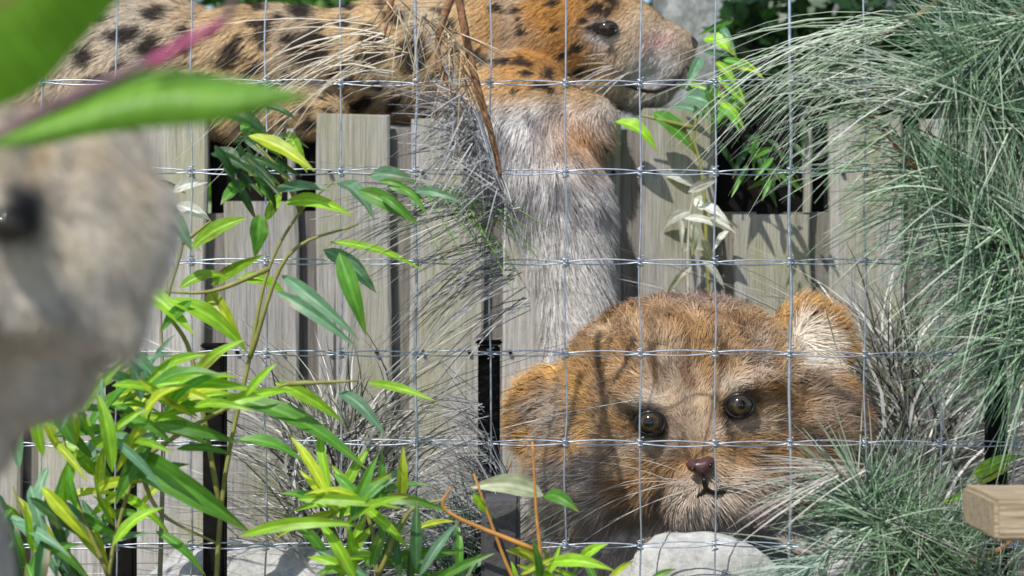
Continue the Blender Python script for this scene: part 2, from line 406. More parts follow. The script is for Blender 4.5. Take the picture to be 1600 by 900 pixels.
def fur_body(name_parts, prims, D, colfn, dirfn, lenfn, n, root, voxel=.007, wd=1.1, front=.35, smooth=6, lift=.35, clump=1.):
    me = body_mesh(prims, D, voxel, smooth)
    nv = len(me.vertices); co = np.empty(nv * 3, np.float32); me.vertices.foreach_get('co', co); co = co.reshape(-1, 3).astype(float)
    nr = np.empty(nv * 3, np.float32); me.vertex_normals.foreach_get('vector', nr); nr = nr.reshape(-1, 3).astype(float)
    px, py = topx(co); c = colfn(px, py, co) * .8
    at = me.color_attributes.new('Col', 'FLOAT_COLOR', 'POINT'); cc = np.ones((nv, 4), np.float32); cc[:, :3] = c; at.data.foreach_set('color', cc.ravel())
    me.calc_loop_triangles(); nt_ = len(me.loop_triangles); tr = np.empty(nt_ * 3, np.int32); me.loop_triangles.foreach_get('vertices', tr); tr = tr.reshape(-1, 3)
    a_, b_, c_ = co[tr[:, 0]], co[tr[:, 1]], co[tr[:, 2]]
    ar = np.linalg.norm(np.cross(b_ - a_, c_ - a_), axis=1)
    cx, cy = topx((a_ + b_ + c_) / 3)
    tn = nr[tr].mean(1)
    ar = ar * (tn[:, 1] < front) * ((cx > -140) & (cx < 1740) & (cy > -140) & (cy < 1040))
    idx = rng.choice(nt_, n, p=ar / ar.sum())
    u, v = rng.random(n), rng.random(n); k = u + v > 1; u[k] = 1 - u[k]; v[k] = 1 - v[k]
    clump_ = clump; P = a_[idx] + (b_[idx] - a_[idx]) * u[:, None] + (c_[idx] - a_[idx]) * v[:, None]
    Nn = nr[tr[idx]].mean(1); Nn /= np.linalg.norm(Nn, axis=1, keepdims=True)
    px, py = topx(P); C = colfn(px, py, P); L = lenfn(px, py) * S(D)
    cl = clump * np.array([noise.noise_vector(Vector(tuple(p * 38))) for p in P])      # clumps
    d = dirfn(px, py); d3 = np.stack([d[:, 0], np.zeros(n), -d[:, 1]], 1) + cl * .55 + rng.normal(size=(n, 3)) * .16
    d3 -= Nn * (d3 * Nn).sum(1)[:, None]; d3 /= np.linalg.norm(d3, axis=1, keepdims=True) + 1e-6
    dd = d3 + Nn * (lift + rng.uniform(-.1, .25, n))[:, None]
    bend = d3 * (L * .25)[:, None] + np.array([0, 0, -.2]) * L[:, None] + cl * (L * .3)[:, None]
    Nj = Nn + rng.normal(size=(n, 3)) * .25
    L = L * rng.uniform(.6, 1.25, n)
    C = C * rng.uniform(.68, 1.32, (n, 1))
    V, F, CC = strands(P - Nn * .001, dd, Nj, L, np.full(n, wd) * S(D) * rng.uniform(.6, 1.4, n), C, bend, lv=3)
    body = link('body', me, M['skin'], root)
    props(link('fur', npmesh('fur', V, F, CC), M['fur'], root), kind='stuff')
    return body
def nz(px, py, sc, seed=0):
    return np.array([noise.noise(Vector((x * sc, y * sc, seed))) for x, y in zip(px, py)])
def sst(a_, b_, x):
    t_ = np.clip((x - a_) / (b_ - a_), 0, 1); return t_ * t_ * (3 - 2 * t_)
def sphere(name, c, r, mat, parent, colf, sub=4, sc=(1, 1, 1)):
    import bmesh
    bm = bmesh.new(); bmesh.ops.create_icosphere(bm, subdivisions=sub, radius=1)
    V = np.array([tuple(v.co) for v in bm.verts]); F = np.array([[v.index for v in f.verts] for f in bm.faces]); bm.free()
    C = np.array([colf(v) for v in V])
    return link(name, npmesh(name, V * np.array(sc) * r + np.array(tuple(c)), [F], C), mat, parent)
def cat_eye(px, py, y, r, root, look=(0, -1, 0), iris=(.42, .30, .05), ax=1.0):
    lk = Vector(look).normalized(); s = S(y); c = W(px, py, y)
    def colf(v):
        v = Vector(tuple(v)); d = v.dot(lk); side = v.cross(lk)
        if d > .93: return (.003, .003, .003)
        if d > .70: return iris if d > .76 else tuple(q * .25 for q in iris)
        return (.02, .015, .012)
    e_ = sphere('eye', c, r * s, M['eye'], root, colf, 4, (ax, 1, 1))
    # dark lid rim hugging the eyeball
    pts = [c + Vector((math.cos(t_) * r * ax * 1.02, -r * .55 - abs(math.cos(t_)) * -r * .25, math.sin(t_) * r * .80)) * s for t_ in np.linspace(0, 2 * math.pi, 25)]
    V, F = tube(pts, r * .16 * s, 6, False)
    link('eyelid', npmesh('eyelid', V, F, np.tile([.012, .01, .01], (len(V), 1))), M['wet'], e_)
    return e_
def whiskers(root, cx, cy, y, L, n=9, droop=.25, sides=(-1, 1), col=(.75, .73, .7)):
    P, D, B, Ls = [], [], [], []
    for sd in sides:
        for i in range(n):
            c = W(cx + sd * rng.uniform(14, 34), cy + rng.uniform(-10, 14), y); P.append(tuple(c))
            an = rng.uniform(-.35, .5); D.append((sd * math.cos(an), -.35, math.sin(an))); l = L * rng.uniform(.7, 1.1) * S(y)
            Ls.append(l); B.append((0, .1 * l, -droop * l * rng.uniform(.3, 1.3)))
    n_ = len(P)
    V, F, C = strands(np.array(P), np.array(D), np.tile([0, -1., .1], (n_, 1)), np.array(Ls), np.full(n_, 1.7 * S(y)), np.tile(col, (n_, 1)), np.array(B), True, 6)
    link('whiskers', npmesh('whiskers', V, F, C), M['needle'], root)
def nose_mouth(root, cx, cy, y, sc, rot=0, col=(.05, .025, .022)):
    s = S(y) * sc; c = W(cx, cy, y); ca, sa = math.cos(math.radians(rot)), math.sin(math.radians(rot))
    def T(x, z, d=0): return tuple(c + Vector(((x * ca + z * sa) * s, d * s, (-x * sa + z * ca) * s)))
    ring = [(-17, 7), (-10, 11), (0, 9), (10, 11), (17, 7), (15, -1), (7, -8), (0, -13), (-7, -8), (-15, -1)]
    V = [T(x, z, 6) for x, z in ring] + [T(x * .8, z * .8, -4) for x, z in ring] + [T(x * .4, z * .4, -8) for x, z in ring] + [T(0, 0, -8)]
    F4 = [(k * 10 + i, k * 10 + (i + 1) % 10, (k + 1) * 10 + (i + 1) % 10, (k + 1) * 10 + i) for k in range(2) for i in range(10)]
    F3 = [(20 + i, 20 + (i + 1) % 10, 30) for i in range(10)]
    nose = link('nose', npmesh('nose', V, [np.array(F4), np.array(F3)], np.tile(col, (31, 1))), M['wet'], root)
    it = []
    for sx in (-1, 1):
        it.append(tube([T(sx * 9, 0, -7), T(sx * 13, 2, -4)], [2.4 * s, 1.4 * s], 6))
        it.append(tube(smooth_path([T(0, -13, -4), T(0, -24, -3), T(sx * 10, -32, 0), T(sx * 26, -33, 8), T(sx * 36, -26, 16)], 4), 2.6 * s, 6))
    V, F, _ = merge(it)
    link('mouth', npmesh('mouth', V, F, np.tile([.008, .005, .005], (len(V), 1))), M['wet'], root)
def cat_head(px, py, R, dd=0, rot=0, ears=True):
    """frontal cat head primitives, centre px,py, half width R"""
    ca, sa = math.cos(math.radians(rot)), math.sin(math.radians(rot))
    def q(x, y): return px + (x * ca - y * sa) * R, py + (x * sa + y * ca) * R
    out = [('e', *q(0, 0), dd, R * .92, R * .86, R * .8, -rot), ('e', *q(0, -.42), dd - .05 * R, R * .62, R * .5, R * .7, -rot),
           ('e', *q(-.5, .3), dd - .1 * R, R * .45, R * .42, R * .5, 0), ('e', *q(.5, .3), dd - .1 * R, R * .45, R * .42, R * .5, 0),
           ('l', [(*q(0, -.25), dd - .62 * R, R * .2), (*q(0, .38), dd - .92 * R, R * .16)]),
           ('e', *q(-.17, .56), dd - .86 * R, R * .25, R * .21, R * .26, 0), ('e', *q(.17, .56), dd - .86 * R, R * .25, R * .21, R * .26, 0),
           ('e', *q(0, .78), dd - .68 * R, R * .23, R * .17, R * .26, 0),
           ('e', *q(-.40, -.22), dd - .60 * R, R * .27, R * .11, R * .18, -rot + 12), ('e', *q(.40, -.22), dd - .60 * R, R * .27, R * .11, R * .18, -rot - 12)]
    if ears:
        for sx in (-1, 1):
            a_ = q(sx * .56, -.60); b_ = q(sx * .76, -1.12)
            out.append(('l', [(*a_, dd - .05 * R, R * .28), ((a_[0] + b_[0]) / 2, (a_[1] + b_[1]) / 2, dd, R * .2), (*b_, dd + .03 * R, R * .07)]))
    return out, q
def radial(cx, cy, down=.3):
    def f(px, py):
        d = np.stack([px - cx, py - cy], 1); l = np.linalg.norm(d, axis=1, keepdims=True) + 1e-3
        d = d / l; d[:, 1] += down; return d
    return f

def dir_face(cx, cy, R):
    f = radial(cx, cy + .45 * R, .15)
    def g(px, py):
        d = f(px, py); far = sst(1.0, 1.5, (py - cy) / R); d[:, 1] += far * 1.5; return d
    return g
# --- ginger cub ------------------------------------------------------------
Dc = -.27
r = empty('ginger_wild_cat', (W(1080, 700, Dc).x, Dc, 0), 'ginger brown wild cat with round ears facing the mesh above a pale rock', 'cat')
GX, GY, GR, GROT = 1080, 648, 190, -11
hp, q = cat_head(GX, GY, GR, -40, GROT, False)
prims = hp + [('e', GX, GY - 5, -20, 215, 180, 140, 11), ('e', *q(-1.10, -.20), 10, 68, 84, 34, 10), ('e', *q(1.06, -.38), 10, 66, 74, 34, -14),
              ('e', *q(-.80, .25), -20, 110, 120, 100, 0), ('e', *q(.80, .30), -20, 110, 120, 100, 0), ('e', 1070, 880, 60, 250, 200, 170, 0), ('e', 1080, 980, 160, 290, 150, 260, 0),
              ('l', [(930, 900, -60, 66), (925, 1000, -90, 48), (925, 1060, -100, 44), (922, 1068, -140, 44)]),
              ('l', [(1210, 900, -60, 66), (1215, 1000, -90, 48), (1215, 1060, -100, 44), (1214, 1068, -140, 44)]),
              ('l', [(840, 1030, 200, 40), (720, 1075, 150, 32), (640, 1085, 60, 26)])]
def col_ginger(px, py, P):
    a_ = math.radians(-GROT); ca, sa = math.cos(a_), math.sin(a_)
    x = ((px - GX) * ca - (py - GY) * sa) / GR; y = ((px - GX) * sa + (py - GY) * ca) / GR
    n = len(px); w1 = nz(px, py, .010, 5); w2 = nz(px, py, .028, 6); w3 = nz(px, py, .05, 9); ax = abs(x)
    o = np.tile(np.array((.40, .235, .105)), (n, 1))
    o = lerp3(o, np.array((.36, .29, .235)), sst(-.15, .3, w1) * .75); o = lerp3(o, np.array((.13, .085, .055)), sst(.12, .42, w3 * .6 - w1 * .5) * .6)
    o = lerp3(o, np.array((.60, .44, .28)), sst(.05, .4, w2) * .5)
    fore = sst(.35, .9, np.sin((x + .10 * w1) * 26)) * (y < -.18) * (ax < .75)
    o = lerp3(o, np.array((.15, .08, .04)), fore * .75)
    chk = sst(.35, .95, np.sin((y - ax * .8) * 14 + w1 * 4)) * (ax > .62) * (y > -.1)
    o = lerp3(o, np.array((.08, .05, .035)), chk * .75)
    o = lerp3(o, np.array((.36, .33, .31)), np.maximum(sst(.45, .85, y), sst(.6, .9, -x) * sst(.0, .25, y)) * .75)
    o = lerp3(o, np.array((.30, .22, .20)), np.exp(-(((px - 1085) / 120) ** 2 + ((py - 466) / 14) ** 2)) * .7)
    er = np.hypot(ax - np.where(x < 0, .35, .40), (y - .0) * 1.25)
    o = lerp3(o, np.array((.62, .55, .47)), np.exp(-(((ax - .40) / .20) ** 2 + ((y + .17) / .09) ** 2)) * .7 + np.exp(-(((ax - .42) / .2) ** 2 + ((y - .17) / .07) ** 2)) * .55)
    o = lerp3(o, np.array((.03, .022, .018)), np.clip(np.exp(-(er / .165) ** 4) + np.exp(-(((ax - .27) / .05) ** 2 + ((y - .13) / .12) ** 2)) * .8, 0, 1))
    o = lerp3(o, np.array((.50, .43, .36)), np.exp(-((x / .36) ** 2 + ((y - .66) / .20) ** 2)) * .75)
    dots = sst(.5, .8, np.sin(x * 55 + 1.5 * np.sin(y * 20)) * np.sin(y * 48)) * np.exp(-(((ax - .22) / .12) ** 2 + ((y - .62) / .10) ** 2))
    o = lerp3(o, np.array((.06, .04, .03)), dots * .8)
    # ear: dark inside, ginger rim, cream tuft on the right one
    el = np.hypot((x + 1.10) / .30, (y + .20) / .38); er_ = np.hypot((x - 1.06) / .28, (y + .38) / .33)
    o = lerp3(o, np.array((.33, .27, .22)), sst(.8, .4, el) * .85)
    o = lerp3(o, np.array((.66, .38, .12)), np.exp(-((el - 1.0) / .22) ** 2) * (y < .1) * .8 + np.exp(-((er_ - 1.0) / .22) ** 2) * (y < -.2) * .6)
    o = lerp3(o, np.array((.80, .72, .60)), sst(.95, .5, np.hypot((x - 1.06) / .24, (y + .34) / .28) + w3 * .5))
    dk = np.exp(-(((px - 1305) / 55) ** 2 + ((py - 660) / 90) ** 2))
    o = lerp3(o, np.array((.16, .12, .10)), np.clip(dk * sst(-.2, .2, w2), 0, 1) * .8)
    return o
def dir_g(px, py):
    d = np.stack([px - GX, py - (GY + 75)], 1); l = np.linalg.norm(d, axis=1, keepdims=True) + 1; d = d / l
    d[:, 1] += .15 + 1.3 * sst(780, 860, py); return d
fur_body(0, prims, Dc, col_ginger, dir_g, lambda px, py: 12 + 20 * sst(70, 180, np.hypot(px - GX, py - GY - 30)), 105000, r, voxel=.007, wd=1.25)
ye = Dc - .167
cat_eye(*q(-.345, .0), ye, 22, r, (-.1, -1, .1), (.05, .036, .018)); cat_eye(*q(.40, .0), ye, 22, r, (.1, -1, .1), (.05, .036, .018))
nose_mouth(r, *q(0, .44), Dc - .226, 1.35, -11, (.075, .035, .032)); whiskers(r, *q(0, .58), Dc - .225, 190, 8, .3, col=(.42, .38, .33))

# --- spotted cat on the shelf ------------------------------------------------
Ds = .16
r = empty('spotted_cat', (W(600, 100, Ds).x, Ds, .83), 'tan spotted wild cat lying along the top of the fence, one grey foreleg hanging down', 'cat')
prims = [('e', 235, 110, 10, 165, 115, 130, 0), ('e', 430, 100, 0, 220, 92, 120, 0), ('e', 640, 95, 0, 190, 100, 120, 0), ('e', 770, 70, -20, 120, 120, 110, 0),
         ('e', 880, 50, -50, 118, 112, 100, 0), ('e', 960, 80, -60, 85, 78, 76, 0), ('e', 1018, 92, -60, 58, 56, 54, 0), ('e', 1046, 84, -60, 36, 36, 36, 0), ('e', 1034, 116, -64, 40, 34, 44, 0),
         ('e', 1000, 146, -60, 52, 34, 46, -8), ('e', 930, 135, -50, 70, 48, 66, 0),
         ('l', [(850, -55, -60, 36), (838, -95, -55, 12)]), ('l', [(900, -60, -20, 34), (905, -98, -15, 12)]),
         ('e', 800, 180, -110, 110, 88, 76, 0), ('l', [(820, 190, -140, 88), (872, 320, -185, 70), (892, 450, -185, 50), (890, 540, -180, 42), (888, 600, -195, 46), (886, 622, -205, 44)]),
         ('e', 905, 205, -170, 52, 46, 50, 0),
         ('l', [(330, 170, -70, 60), (440, 185, -100, 42), (520, 190, -105, 36)]),
         ('l', [(120, 130, 40, 40), (-40, 150, 60, 32), (-160, 120, 60, 28)])]
big = [(490, 72, 26, 18), (372, 76, 12, 14), (478, 16, 14, 10), (300, 60, 10, 16), (247, 74, 12, 20), (200, 52, 22, 9), (590, 72, 16, 22), (650, 80, 18, 26), (545, 120, 16, 9),
       (430, 130, 14, 8), (330, 120, 14, 9), (180, 130, 12, 16), (540, 35, 12, 9), (420, 40, 12, 9), (700, 40, 12, 14), (620, 25, 14, 9), (140, 80, 12, 14), (400, 165, 13, 8), (480, 170, 11, 7),
       (270, 150, 14, 9), (700, 110, 13, 9), (250, 20, 15, 9), (160, 180, 12, 8), (750, 85, 9, 9)]
small = [(rng.uniform(775, 965), rng.uniform(-70, 145), rng.uniform(5, 9), rng.uniform(3.5, 6)) for _ in range(60)] + \
        [(rng.uniform(150, 760), rng.uniform(-10, 190), rng.uniform(5, 9), rng.uniform(4, 7)) for _ in range(80)]
def col_spot(px, py, P):
    n = len(px); c = np.tile(np.array((.56, .40, .22)), (n, 1)); w1 = nz(px, py, .012, 11); w2 = nz(px, py, .035, 4)
    c = lerp3(c, np.array((.58, .50, .40)), sst(380, 200, px) * .7)
    c = lerp3(c, np.array((.45, .215, .055)), np.exp(-(((px - 860) / 115) ** 4 + ((py - 40) / 118) ** 4)) * .95 + sst(560, 760, px) * sst(130, 60, py) * sst(900, 800, px) * 0)
    c = lerp3(c, np.array((.40, .36, .30)), sst(.0, .4, w1) * .5)
    c = lerp3(c, np.array((.44, .33, .17)), np.exp(-(((px - 960) / 70) ** 2 + ((py - 140) / 40) ** 2)) * .8)
    c = lerp3(c, np.array((.56, .55, .55)), np.exp(-(((px - 1030) / 52) ** 2 + ((py - 110) / 65) ** 2)) * .9)
    c = lerp3(c, np.array((.62, .38, .34)), np.exp(-(((px - 1030) / 26) ** 2 + ((py - 62) / 14) ** 2)) * .8)
    c = lerp3(c, np.array((.60, .60, .62)), np.exp(-(((px - 942) / 26) ** 2 + ((py - 50) / 22) ** 2)) * .85)
    leg = sst(135, 185, py) * sst(680, 720, px)
    pale = np.tile(np.array((.60, .58, .565)), (n, 1)); pale = lerp3(pale, np.array((.14, .14, .155)), np.clip(sst(-.15, .25, w2) * .9 * sst(370, 280, py), 0, 1))
    pale = lerp3(pale, np.array((.40, .38, .38)), sst(0, .5, w1) * .5)
    pale = lerp3(pale, np.array((.05, .05, .06)), np.exp(-(((px - 812) / 20) ** 2 + ((py - 302) / 24) ** 2)))
    c = c * (1 - leg[:, None]) + pale * leg[:, None]
    c = lerp3(c, np.array((.50, .27, .12)), np.clip(np.exp(-(((px - 905) / 48) ** 2 + ((py - 208) / 40) ** 2)) * .9, 0, 1)); c = lerp3(c, np.array((.64, .61, .58)), sst(300, 400, py) * .6)
    k = np.zeros(n)
    jx = nz(px, py, .06, 21) * 7; jy = nz(px, py, .06, 22) * 7
    for (x, y, rx, ry) in big + small:
        rx, ry = rx * 1.35, ry * 1.3
        k = np.maximum(k, sst(1.25, .8, np.hypot((px + jx - x) / rx, (py + jy - y) / ry)))
    k *= (1 - leg) * sst(985, 955, px)
    return lerp3(c, np.array((.022, .018, .018)), k * .95)
def dir_s(px, py):
    d = np.stack([-.9 + 0 * px, .42 + .2 * np.sin(px * .02)], 1)
    leg = (sst(150, 200, py) * sst(690, 730, px))[:, None]
    return d * (1 - leg) + np.stack([.28 - .5 * np.sin((px - 870) * -.012), 1 + 0 * px], 1) * leg
fur_body(0, prims, Ds, col_spot, dir_s, lambda px, py: 11 + 8 * sst(700, 300, px) + 22 * sst(150, 260, py) * sst(690, 740, px), 110000, r, voxel=.007, wd=1.2, clump=.7)
cat_eye(948, 44, Ds - .146, 12, r, (.6, -1, 0), (.05, .035, .02), 1.35)
sphere('nose', W(1074, 70, Ds - .066), .017, M['wet'], r, lambda v: (.03, .02, .022), 3, (1, 1.1, .9))
V, F = tube(smooth_path([W(1074, 92, Ds - .085), W(1060, 122, Ds - .108), W(1022, 143, Ds - .118), W(975, 132, Ds - .130)], 5), .0032, 6)
link('mouth', npmesh('mouth', V, F, np.tile([.015, .008, .008], (len(V), 1))), M['wet'], r)
whiskers(r, 1040, 100, Ds - .115, 150, 9, .5, (-1,), (.7, .7, .68))

# --- pale cat in the left foreground -----------------------------------------
Dp = -1.85
r = empty('cream_cat', (W(-60, 450, Dp).x, Dp, 0), 'cream long-haired cat cut off by the left edge, in front of the wire mesh', 'cat')
hp, q = cat_head(-75, 365, 225, 0, 6, False)
prims = hp + [('e', 30, 330, 30, 210, 165, 130, 0), ('e', 20, 430, 40, 190, 140, 120, 0), ('e', -10, 530, 60, 140, 130, 120, 25), ('e', -90, 640, 90, 95, 120, 130, 0), ('e', -190, 960, 120, 170, 300, 190, 0),
              ('l', [(85, 270, 20, 90), (150, 215, 30, 52), (178, 175, 35, 18)]), ('l', [(-210, 240, 20, 90), (-290, 150, 30, 40), (-310, 110, 35, 12)]),
              ('l', [(-220, 1000, -60, 80), (-220, 1500, -100, 60)]), ('l', [(-110, 1000, -20, 75), (-110, 1500, -40, 60)]), ('e', -210, 1350, 140, 190, 220, 220, 0)]
def col_cream(px, py, P):
    n = len(px); w1 = nz(px, py, .012, 31); w2 = nz(px, py, .02, 32); c = np.tile(np.array((.74, .665, .56)), (n, 1))
    c = lerp3(c, np.array((.52, .50, .48)), sst(-.1, .4, w1) * .6)
    c = lerp3(c, np.array((.46, .36, .24)), sst(330, 240, py) * (.45 + .5 * sst(0, .3, w2)))
    c = lerp3(c, np.array((.36, .33, .30)), sst(.15, .45, np.sin(px * .09 - py * .02 + w1 * 4) * .6) * sst(345, 300, py) * .8)
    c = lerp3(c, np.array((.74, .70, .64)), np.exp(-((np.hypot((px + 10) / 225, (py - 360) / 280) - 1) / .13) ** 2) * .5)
    c = lerp3(c, np.array((.02, .02, .026)), np.exp(-(((px - 14) / 36) ** 4 + ((py - 308) / 46) ** 4)))
    return c
fur_body(0, prims, Dp, col_cream, lambda px, py: np.stack([.72 + 0 * px, .85 - .2 * sst(500, 300, py)], 1), lambda px, py: 34 + 40 * sst(60, 200, px), 70000, r, voxel=.005, wd=2.0, lift=.4, clump=.3, smooth=20)
cat_eye(*q(.36, -.10), Dp - .070, 28, r, (0, -1, 0), (.05, .04, .03))
nose_mouth(r, *q(0, .44), Dp - .085, 2.0, 6, (.2, .09, .08))

# ------------------------------------------------------------------ leaves and stems
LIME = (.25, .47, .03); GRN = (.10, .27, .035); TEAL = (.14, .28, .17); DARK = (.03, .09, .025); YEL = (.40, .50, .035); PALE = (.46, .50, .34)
KS = [-1, -.8, -.6, -.4, -.2, 0, .2, .4, .6, .8, 1]
def leaf(root, x0, y0, x1, y1, wd, col, d, droop=None, twist=None, nseg=10):
    brn = rng.random() < .45
    a_ = W(x0, y0, d); b_ = W(x1, y1, d + rng.uniform(-.04, .03)); ax = b_ - a_; L = ax.length; s = S(d)
    view = Vector((rng.uniform(-.5, .5), -1, rng.uniform(-.1, .9))).normalized()
    wd *= .85; side = ax.cross(view).normalized(); nrm = side.cross(ax).normalized()
    if nrm.y > 0: nrm = -nrm
    bow = (droop if droop is not None else rng.uniform(.04, .13)) * L
    V = []; C = []; tw = twist if twist is not None else rng.uniform(-.5, .5)
    col = np.array(col) * rng.uniform(.8, 1.25)
    for i in range(nseg + 1):
        t_ = i / nseg; hw = wd * s * .5 * (math.sin(math.pi * t_ ** .72) ** .9 if 0 < t_ < 1 else 0) + .0003
        c = a_ + ax * t_ + Vector((0, 0, 1)) * bow * 4 * t_ * (1 - t_) * .6 + nrm * bow * math.sin(math.pi * t_)
        sd = side * math.cos(tw * t_) + nrm * math.sin(tw * t_); nn = nrm * math.cos(tw * t_) - side * math.sin(tw * t_)
        wv = .12 * math.sin(t_ * 17 + x0)
        for k in KS:
            V.append(tuple(c + sd * hw * k + nn * hw * (.38 * abs(k) + wv * k)))
            f = 1.0 if k == 0 else 1; tip = max(0, t_ - .85) * 3
            cc = col * (1.4 if k == 0 else (.84 if KS.index(k) % 2 else 1.06)) * (1 + .12 * math.sin(t_ * 23 + k * 4 + y0)); br = max(0, noise.noise(Vector((x0 * .1 + t_ * 3, y0 * .1, k * 1.5))) - .28) * 3 * brn; cc = cc * (1 - tip) + np.array((.34, .25, .09)) * tip; cc = cc * (1 - min(br, .8)) + np.array((.20, .12, .04)) * min(br, .8); C.append(cc)
    m9 = len(KS); F4 = [(i * m9 + k, i * m9 + k + 1, (i + 1) * m9 + k + 1, (i + 1) * m9 + k) for i in range(nseg) for k in range(m9 - 1)]
    return link('leaf', npmesh('leaf', V, [np.array(F4)], np.array(C)), M['leaf'], root)
def stem(root, pts, d, r0, r1, col, name='stem'):
    P = smooth_path([W(x, y, d + (dz[0] if dz else 0)) for x, y, *dz in pts], 6); n = len(P); s = S(d)
    V, F = tube(P, [(r0 + (r1 - r0) * i / (n - 1)) * s for i in range(n)], 7)
    return link(name, npmesh(name, V, F, np.tile(col, (len(V), 1)) * rng.uniform(.85, 1.15, (len(V), 1))), M['stem'], root)
def plant(name, label, base, d, stems, leaves, filler=(), cat='plant', stemcol=(.22, .22, .06)):
    b_ = W(base, 450, d); root = empty(name, (b_.x, d, 0), label, cat)
    for st in stems: stem(root, st, d, 4.5, 1.6, stemcol)
    for (x0, y0, x1, y1, wd, c) in leaves: leaf(root, x0, y0, x1, y1, wd, c, d + rng.uniform(-.05, .05))
    for (cx, cy, rx, ry, n, cols, l0, l1, ang) in filler:
        for _ in range(n):
            x = cx + rng.normal() * rx * .6; y = cy + rng.normal() * ry * .6; an = math.radians(rng.uniform(*ang)); l = rng.uniform(l0, l1)
            leaf(root, x, y, x + math.cos(an) * l, y + math.sin(an) * l, rng.uniform(.11, .20) * l + 4, cols[rng.integers(len(cols))], d + rng.uniform(-.07, .08))
    return root
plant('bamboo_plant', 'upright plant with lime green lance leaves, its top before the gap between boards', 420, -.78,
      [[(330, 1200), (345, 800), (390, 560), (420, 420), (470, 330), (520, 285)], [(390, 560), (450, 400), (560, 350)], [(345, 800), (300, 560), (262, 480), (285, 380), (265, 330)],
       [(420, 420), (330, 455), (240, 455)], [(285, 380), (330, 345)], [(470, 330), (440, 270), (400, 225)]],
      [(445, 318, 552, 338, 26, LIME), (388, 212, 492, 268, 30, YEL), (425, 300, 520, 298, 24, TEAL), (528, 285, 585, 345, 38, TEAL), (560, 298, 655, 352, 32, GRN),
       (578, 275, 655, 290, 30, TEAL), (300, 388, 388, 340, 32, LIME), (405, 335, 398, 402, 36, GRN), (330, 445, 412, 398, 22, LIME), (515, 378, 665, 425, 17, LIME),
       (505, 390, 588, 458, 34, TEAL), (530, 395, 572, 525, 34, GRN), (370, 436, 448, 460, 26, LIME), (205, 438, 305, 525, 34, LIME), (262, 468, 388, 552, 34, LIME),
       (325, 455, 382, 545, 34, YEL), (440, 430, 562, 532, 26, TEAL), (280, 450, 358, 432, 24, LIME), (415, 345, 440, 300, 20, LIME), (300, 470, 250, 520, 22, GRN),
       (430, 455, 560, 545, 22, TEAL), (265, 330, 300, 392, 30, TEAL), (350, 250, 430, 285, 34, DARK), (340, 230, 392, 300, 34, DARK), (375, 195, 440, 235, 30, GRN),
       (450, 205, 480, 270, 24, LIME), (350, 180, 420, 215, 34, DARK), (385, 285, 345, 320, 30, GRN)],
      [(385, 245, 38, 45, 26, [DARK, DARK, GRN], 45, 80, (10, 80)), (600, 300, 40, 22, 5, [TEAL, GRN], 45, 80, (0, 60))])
plant('bamboo_plant', 'bushy plant of glossy lime and green lance leaves filling the lower left corner', 180, -.86,
      [[(150, 1250), (170, 900), (215, 720), (245, 600)], [(170, 900), (120, 780), (95, 660)], [(215, 720), (330, 650), (450, 600), (520, 600)], [(60, 1250), (60, 900), (20, 760)],
       [(215, 720), (250, 800), (340, 850)], [(450, 600), (560, 595)]],
      [(190, 655, 300, 588, 26, YEL), (225, 605, 405, 612, 26, LIME), (355, 622, 575, 735, 36, GRN), (430, 598, 535, 660, 24, LIME), (575, 598, 680, 627, 17, LIME),
       (528, 612, 605, 685, 24, TEAL), (245, 662, 372, 692, 26, GRN), (185, 705, 395, 835, 58, GRN), (130, 700, 235, 690, 26, TEAL), (375, 838, 572, 822, 22, LIME),
       (160, 620, 110, 600, 20, TEAL), (240, 690, 180, 790, 30, GRN), (150, 745, 90, 690, 26, LIME), (110, 800, 170, 890, 36, YEL), (95, 790, 120, 700, 26, LIME),
       (250, 600, 170, 520, 26, TEAL), (235, 610, 140, 570, 22, TEAL), (330, 640, 460, 610, 22, LIME), (465, 780, 632, 795, 20, LIME), (230, 650, 180, 740, 22, YEL)],
      [(110, 760, 110, 120, 60, [LIME, GRN, LIME, TEAL, YEL, YEL], 50, 130, (-150, 60)), (230, 640, 90, 60, 40, [LIME, YEL, GRN, LIME], 60, 130, (-50, 40)),
       (40, 830, 60, 90, 26, [TEAL, DARK, TEAL, GRN], 80, 150, (30, 120)), (150, 590, 60, 60, 14, [TEAL, PALE, TEAL], 50, 100, (-150, -20))])
plant('bamboo_plant', 'low spray of bright narrow leaves in front of the grey withered grass', 560, -.84,
      [[(600, 1250), (590, 900), (560, 790), (480, 830)], [(590, 900), (640, 800), (700, 780)]],
      [(560, 790, 455, 800, 18, LIME), (570, 785, 700, 800, 20, GRN), (565, 790, 640, 860, 18, LIME), (590, 870, 500, 900, 28, LIME), (600, 880, 720, 862, 30, GRN),
       (560, 800, 430, 842, 16, YEL), (560, 780, 520, 740, 18, GRN), (575, 780, 640, 730, 16, TEAL)],
      [(560, 800, 60, 30, 18, [LIME, YEL, GRN], 60, 120, (-200, 20)), (560, 895, 70, 20, 14, [LIME, GRN, DARK], 60, 120, (-170, 10)), (680, 915, 80, 18, 10, [TEAL, DARK, GRN], 60, 120, (-170, 10))])
plant('leafy_sapling', 'small plant with orange stems and yellow green leaves below the ginger cat', 860, -.84,
      [[(840, 1200), (845, 900), (838, 800), (832, 690)], [(845, 950), (800, 900), (740, 740)], [(838, 860), (700, 800), (705, 760)]],
      [(850, 775, 735, 762, 40, PALE), (850, 775, 905, 800, 26, GRN), (740, 770, 770, 810, 18, LIME), (860, 880, 960, 892, 24, LIME), (850, 890, 790, 860, 30, YEL), (905, 880, 950, 850, 20, LIME)],
      [(880, 908, 70, 14, 14, [LIME, YEL, GRN], 40, 70, (-170, -10))], stemcol=(.42, .20, .05))
